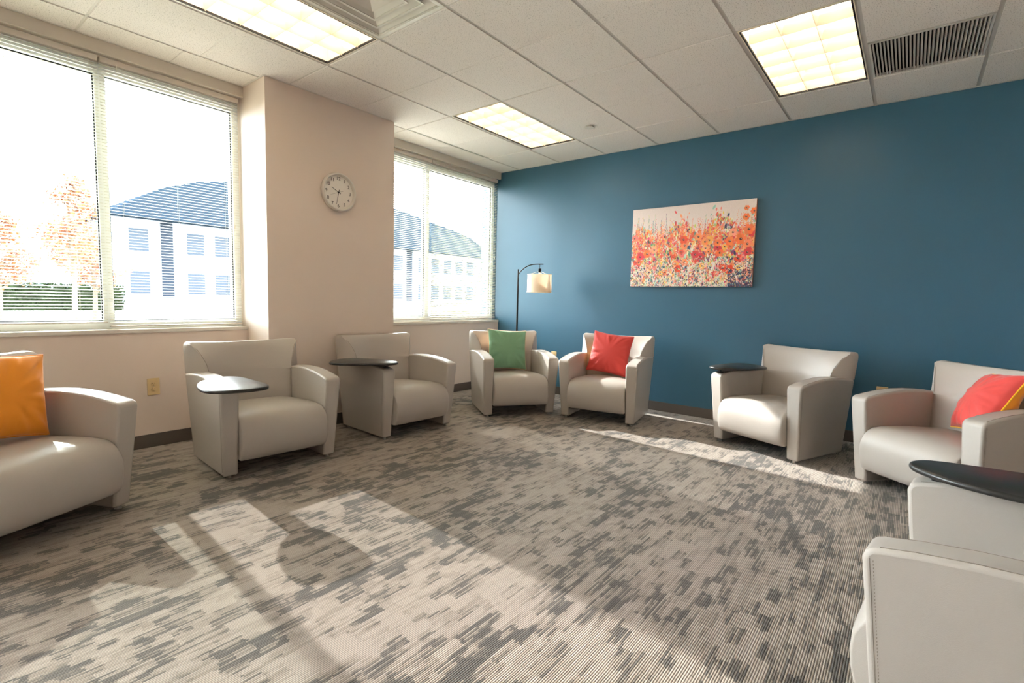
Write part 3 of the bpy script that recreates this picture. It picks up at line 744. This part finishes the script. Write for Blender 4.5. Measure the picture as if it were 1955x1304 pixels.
# ------------------------------------------------------------------ canvas painting
AY0, AY1, AZ0, AZ1 = -2.818, -1.597, 1.318, 2.130; AD = .036
def paint(NW=420, NH=280):
    rg = np.random.default_rng(11); W = AY1-AY0; Hh = AZ1-AZ0
    img = np.zeros((NH, NW, 3)); yy, xx = np.mgrid[0:NH, 0:NW]; v = yy/NH; uu = xx/NW      # v up
    img[:] = np.array((236, 220, 214)); img += rg.normal(0, 3, (NH, NW, 1))
    img -= (np.clip(.62-v, 0, 1)*np.array((6, 26, 40))[:, None, None].T.reshape(1, 1, 3) if 0 else 0)
    def dab(cx, cy, a, b, th, col, al=1.0):
        R_ = int(max(a, b))+2; x0, x1, y0, y1 = max(0, int(cx)-R_), min(NW, int(cx)+R_+1), max(0, int(cy)-R_), min(NH, int(cy)+R_+1)
        if x0 >= x1 or y0 >= y1: return
        X, Y = xx[y0:y1, x0:x1]-cx, yy[y0:y1, x0:x1]-cy; ct, st = math.cos(th), math.sin(th)
        d = ((X*ct+Y*st)/a)**2+((-X*st+Y*ct)/b)**2; mk = (np.clip((1.25-d)*2.5, 0, 1)*al)[..., None]
        img[y0:y1, x0:x1] = img[y0:y1, x0:x1]*(1-mk)+np.array(col)*mk
    warm = [(240, 120, 70), (246, 146, 96), (232, 84, 60), (250, 170, 130), (222, 70, 76), (240, 130, 120), (248, 180, 90)]
    greens = [(180, 196, 130), (120, 160, 120), (206, 210, 110), (96, 140, 128), (150, 200, 180)]
    darks = [(36, 52, 92), (60, 40, 80), (30, 84, 120), (90, 50, 70), (50, 60, 60), (120, 60, 110)]
    lights = [(246, 236, 226), (240, 226, 210), (214, 232, 222), (250, 240, 200)]
    for k in range(90):      # thin stems
        cx = rg.uniform(0, NW); top = NH*rg.uniform(.45, .95); 
        for q in range(int(top/7)):
            dab(cx+rg.normal(0, 1.2), q*7, 4.5, .8, PI/2+rg.normal(0, .2), greens[rg.integers(5)] if rg.random() < .7 else darks[rg.integers(6)], .55)
    tops = .68+.16*np.sin(np.linspace(0, 19, 60))*rg.uniform(.3, 1, 60)+.10*np.linspace(-.2, 1, 60)
    for k in range(420):     # wash of broad soft colour patches
        cx = rg.uniform(0, NW); vy = rg.random()**1.1*.66
        pal = warm+[(250, 196, 190), (236, 150, 160), (190, 210, 150), (240, 214, 110), (150, 206, 196), (240, 170, 150)]
        dab(cx, vy*NH, rg.uniform(6, 13), rg.uniform(4, 8), rg.uniform(1.1, 2.1), pal[rg.integers(len(pal))], .45)
    for k in range(3600):
        cx = rg.uniform(0, NW); t_ = tops[int(cx/NW*59)]; vy = t_*rg.random()**.8
        if rg.random() < .07: vy = min(.97, vy+rg.uniform(0, .2))
        p = rg.random(); lo = max(0, 1-vy/.45)
        if p < .34*lo+.07: col = darks[rg.integers(6)]
        elif p < .26*lo+.24: col = lights[rg.integers(4)]
        elif p < .26*lo+.46: col = greens[rg.integers(5)]
        elif p < .26*lo+.54: col = (238, 206, 70) if rg.random() < .5 else (226, 60, 120)
        else: col = warm[rg.integers(7)]
        s = rg.uniform(1.4, 5.2)*(1 if vy > .3 else .62); dab(cx, vy*NH, s*1.5, s*.7, rg.uniform(.9, 2.2), col, .9)
    for k in range(130):     # flower spikes
        cx = rg.uniform(0, NW); base = rg.uniform(.35, .62); hgt = rg.uniform(.12, .34); c = warm[rg.integers(7)]
        for q in range(16):
            t = q/16; wq = (1-t)*6+1.5; dab(cx+rg.normal(0, wq*.6), (base+hgt*t)*NH, 2.6*(1-t*.55), 2.2*(1-t*.55), rg.uniform(0, 3), c if rg.random() < .7 else warm[rg.integers(7)], .85)
    def flower(cx, cy, s, c):
        for q in range(6):
            a = q*PI/3+rg.uniform(-.2, .2); dab(cx+math.cos(a)*s*.5, cy+math.sin(a)*s*.5, s*.55, s*.42, a, [x+rg.uniform(-12, 12) for x in c])
        dab(cx, cy, s*.24, s*.24, 0, (70, 36, 40)); dab(cx+1, cy+1, s*.08, s*.08, 0, (240, 220, 200))
    for k in range(50): flower(rg.uniform(0, NW), NH*rg.uniform(.15, .64), rg.uniform(7, 15), warm[rg.integers(7)])
    for (fu, fv, s) in ((.955, .655, 17), (.93, .80, 11), (.985, .86, 11), (.90, .55, 17), (.82, .53, 15), (.42, .22, 13), (.83, .20, 15), (.78, .22, 13), (.93, .90, 8), (.73, .52, 12)): flower(fu*NW, fv*NH, s, (242, 128, 72) if fv > .4 else (230, 80, 50))
    for k in range(1500):    # small pale blossoms and inky dots at the foot
        cx = rg.uniform(0, NW); vy = rg.random()**1.6*.36; s = rg.uniform(.9, 2.0)
        dab(cx, vy*NH, s, s, 0, lights[rg.integers(4)] if rg.random() < .55 else (darks[rg.integers(6)] if rg.random() < .7 else greens[rg.integers(5)]), .95)
    for k in range(260): dab(NW*(.82+.2*rg.random()), NH*rg.random()**1.5*.2, rg.uniform(2, 4), rg.uniform(1, 2.5), rg.uniform(0, 3), darks[rg.integers(4)], .8)
    return np.clip(img, 0, 255)
def art():
    img = paint(); NH, NW = img.shape[:2]
    vs = []; ys = np.linspace(AY1, AY0, NW); zs = np.linspace(AZ0, AZ1, NH)     # picture left is the corner side
    V = np.zeros((NH, NW, 3)); V[..., 0] = -AD; V[..., 1] = ys[None, :]; V[..., 2] = zs[:, None]
    idx = np.arange(NH*NW).reshape(NH, NW)
    F = np.stack([idx[:-1, :-1], idx[1:, :-1], idx[1:, 1:], idx[:-1, 1:]], -1).reshape(-1, 4)
    org = np.array((0, (AY0+AY1)/2, (AZ0+AZ1)/2)); V = V.reshape(-1, 3)-org
    me = bpy.data.meshes.new('printed_canvas'); me.vertices.add(len(V)); me.vertices.foreach_set('co', V.ravel())
    me.loops.add(F.size); me.loops.foreach_set('vertex_index', F.ravel().astype(np.int32)); me.polygons.add(len(F))
    me.polygons.foreach_set('loop_start', np.arange(0, F.size, 4, dtype=np.int32)); me.update(calc_edges=True); me.validate()
    at = me.color_attributes.new('print', 'FLOAT_COLOR', 'POINT')
    c = img.reshape(-1, 3)/255; c = np.where(c <= .04045, c/12.92, ((c+.055)/1.055)**2.4); at.data.foreach_set('color', np.concatenate([c, np.ones((len(c), 1))], 1).astype(np.float32).ravel())
    mt = bpy.data.materials.new('canvas_print'); mt.use_nodes = True; nt = mt.node_tree; a = nt.nodes.new('ShaderNodeAttribute'); a.attribute_name = 'print'
    nt.links.new(a.outputs['Color'], nt.nodes['Principled BSDF'].inputs['Base Color']); nt.nodes['Principled BSDF'].inputs['Roughness'].default_value = .6
    g = empty('canvas_painting', tuple(org)); tag(g, 'unframed canvas print of orange and red wildflowers on the blue wall', 'painting')
    bx_ = obj('canvas_wrap', MB().box((-AD+.0006, AY0-org[1], AZ0-org[2]), (-.001, AY1-org[1], AZ1-org[2])).me('wrap'), mat('canvas_edge', (206, 150, 132), .7, var=.35, vscale=40), g)
    o = obj('printed_canvas', me, mt, g)
art()

# ------------------------------------------------------------------ outside the windows
struct(bx('ground', (-60, .7, -.45), (90, 120, -.30), M['paving']))
struct(bx('ground_lawn', (-60, 9, -.30), (90, 34, -.28), M['grass']))
g = empty('far_building', (27, 45, 0)); tag(g, 'pale building with a wide arched roof seen through the blinds', 'building')
def bpart(n, a, b, m, par=None): return obj(n, MB().box(tuple(np.array(a)-(27, 45, 0)), tuple(np.array(b)-(27, 45, 0))).me(n), M[m], par or g)
bpart('wall', (6.2, 45, -.3), (49, 60, 7.4), 'building')
bpart('wing', (-6, 47, -.3), (6.2, 58, 6.0), 'building')
RX = [5.6, 6.84, 9.33, 12.04, 14.36, 19, 27, 34, 39, 41.8, 45.3, 47.7, 49.6]; RZ = [7.0, 7.75, 9.42, 10.45, 10.9, 11.5, 11.8, 11.2, 10.4, 10.05, 9.4, 8.4, 7.0]
pts = [(5.6-27, 6.9)]+[(x-27, z) for x, z in zip(RX, RZ)]+[(49.6-27, 6.9)]
obj('arched_roof', MB().prism(pts, lambda p, k: (p[0], k, p[1]), -1.2, 15).me('roof'), M['roof'], g)
M['glassfar'] = mat('grey_facade_glass', (44, 50, 58), 1, spec=0)
for k, x in enumerate((7.3, None, 11.4, 13.6, 15.8, 18, 20.2, 22.4, 24.6, 26.8, 29, 31.2, 33.4, None, 37.2, 39.4, 41.6, 43.8, 46)):
    if x is None:
        x = 9.47 if k == 1 else 35.3; bpart('stair_glazing', (x, 44.9, .6), (x+.85, 45, 7.0), 'glassdark'); continue
    for z in (.9, 4.3):
        wn = bpart('window', (x, 44.93, z), (x+1.3, 45, z+1.8), 'glassfar'); bpart('sill', (x-.1, 44.85, z-.12), (x+1.4, 44.93, z), 'building', wn)
bpart('door', (18.2, 44.9, -.28), (19.3, 44.95, 1.9), 'glassdark')
# hedge
hd_ = empty('hedge', (-1.5, 39, -.3)); tag(hd_, 'dark green clipped hedge outside the left window', 'hedge')
rg = random.Random(4)
def leaves(n, fn, size, seed):
    rr_ = random.Random(seed); vs = []; fs = []
    for _ in range(n):
        p = Vector(fn(rr_)); a = Vector((rr_.gauss(0, 1), rr_.gauss(0, 1), rr_.gauss(0, 1))).normalized(); b = a.orthogonal().normalized(); s = size*rr_.uniform(.6, 1.3)
        k = len(vs); vs += [p+a*s, p+b*s*.6, p-a*s, p-b*s*.6]; fs.append((k, k+1, k+2, k+3))
    return mesh('leaves', vs, fs)
core = MB().box((-7, -1.0, 0), (6.5, 1.0, 1.45)).me('core'); obj('hedge_core', core, M['hedge'], hd_)
o = obj('foliage', leaves(9000, lambda q: (q.uniform(-7.2, 6.7), q.uniform(-1.3, 1.1), q.uniform(0, 1.65+.15*math.sin(q.uniform(0, 30)))), .13, 5), M['hedge'], hd_); o['kind'] = 'stuff'
def tree(x, y, h, n, seed, label, spread=1.3):
    g = empty('young_tree', (x, y, -.3)); tag(g, label, 'tree', 'young autumn trees outside')
    rr_ = random.Random(seed); tr = MB(); tr.tube([(0, 0, 0), (.05, 0, h*.35), (-.05, .05, h*.7), (0, 0, h)], [.10, .075, .05, .012], 7); tips = []
    for k in range(16):
        z = h*(.32+.62*k/16); a = rr_.uniform(0, 6.28); l = spread*(1.1-k/20)*rr_.uniform(.6, 1.1)
        e = (math.cos(a)*l, math.sin(a)*l, z+l*.9); tr.tube([(0, 0, z), (e[0]*.5, e[1]*.5, z+l*.35), e], [.03, .02, .006], 5); tips.append((Vector((0, 0, z)), Vector(e)))
    obj('trunk', tr.me('trunk', 60), M['bark'], g)
    def pt(q): 
        a, b = tips[q.randrange(len(tips))]; p = a.lerp(b, q.uniform(.35, 1.05)); return p+Vector((q.gauss(0, .16), q.gauss(0, .16), q.gauss(0, .14)))
    for m_, k in (('leaf1', 0), ('leaf2', 1)):
        o = obj('foliage', leaves(n//2, pt, .075, seed+k), M[m_], g); o['kind'] = 'stuff'
tree(-.75, 20, 5.6, 2600, 21, 'tallest young tree with orange leaves outside the leftmost blind')
tree(-2.6, 21, 4.2, 1500, 22, 'smaller rust leaved tree at the far left outside the window', 1.0)
tree(.45, 23, 3.9, 1500, 23, 'shorter orange tree outside, partly hidden behind the left window mullion', 1.0)
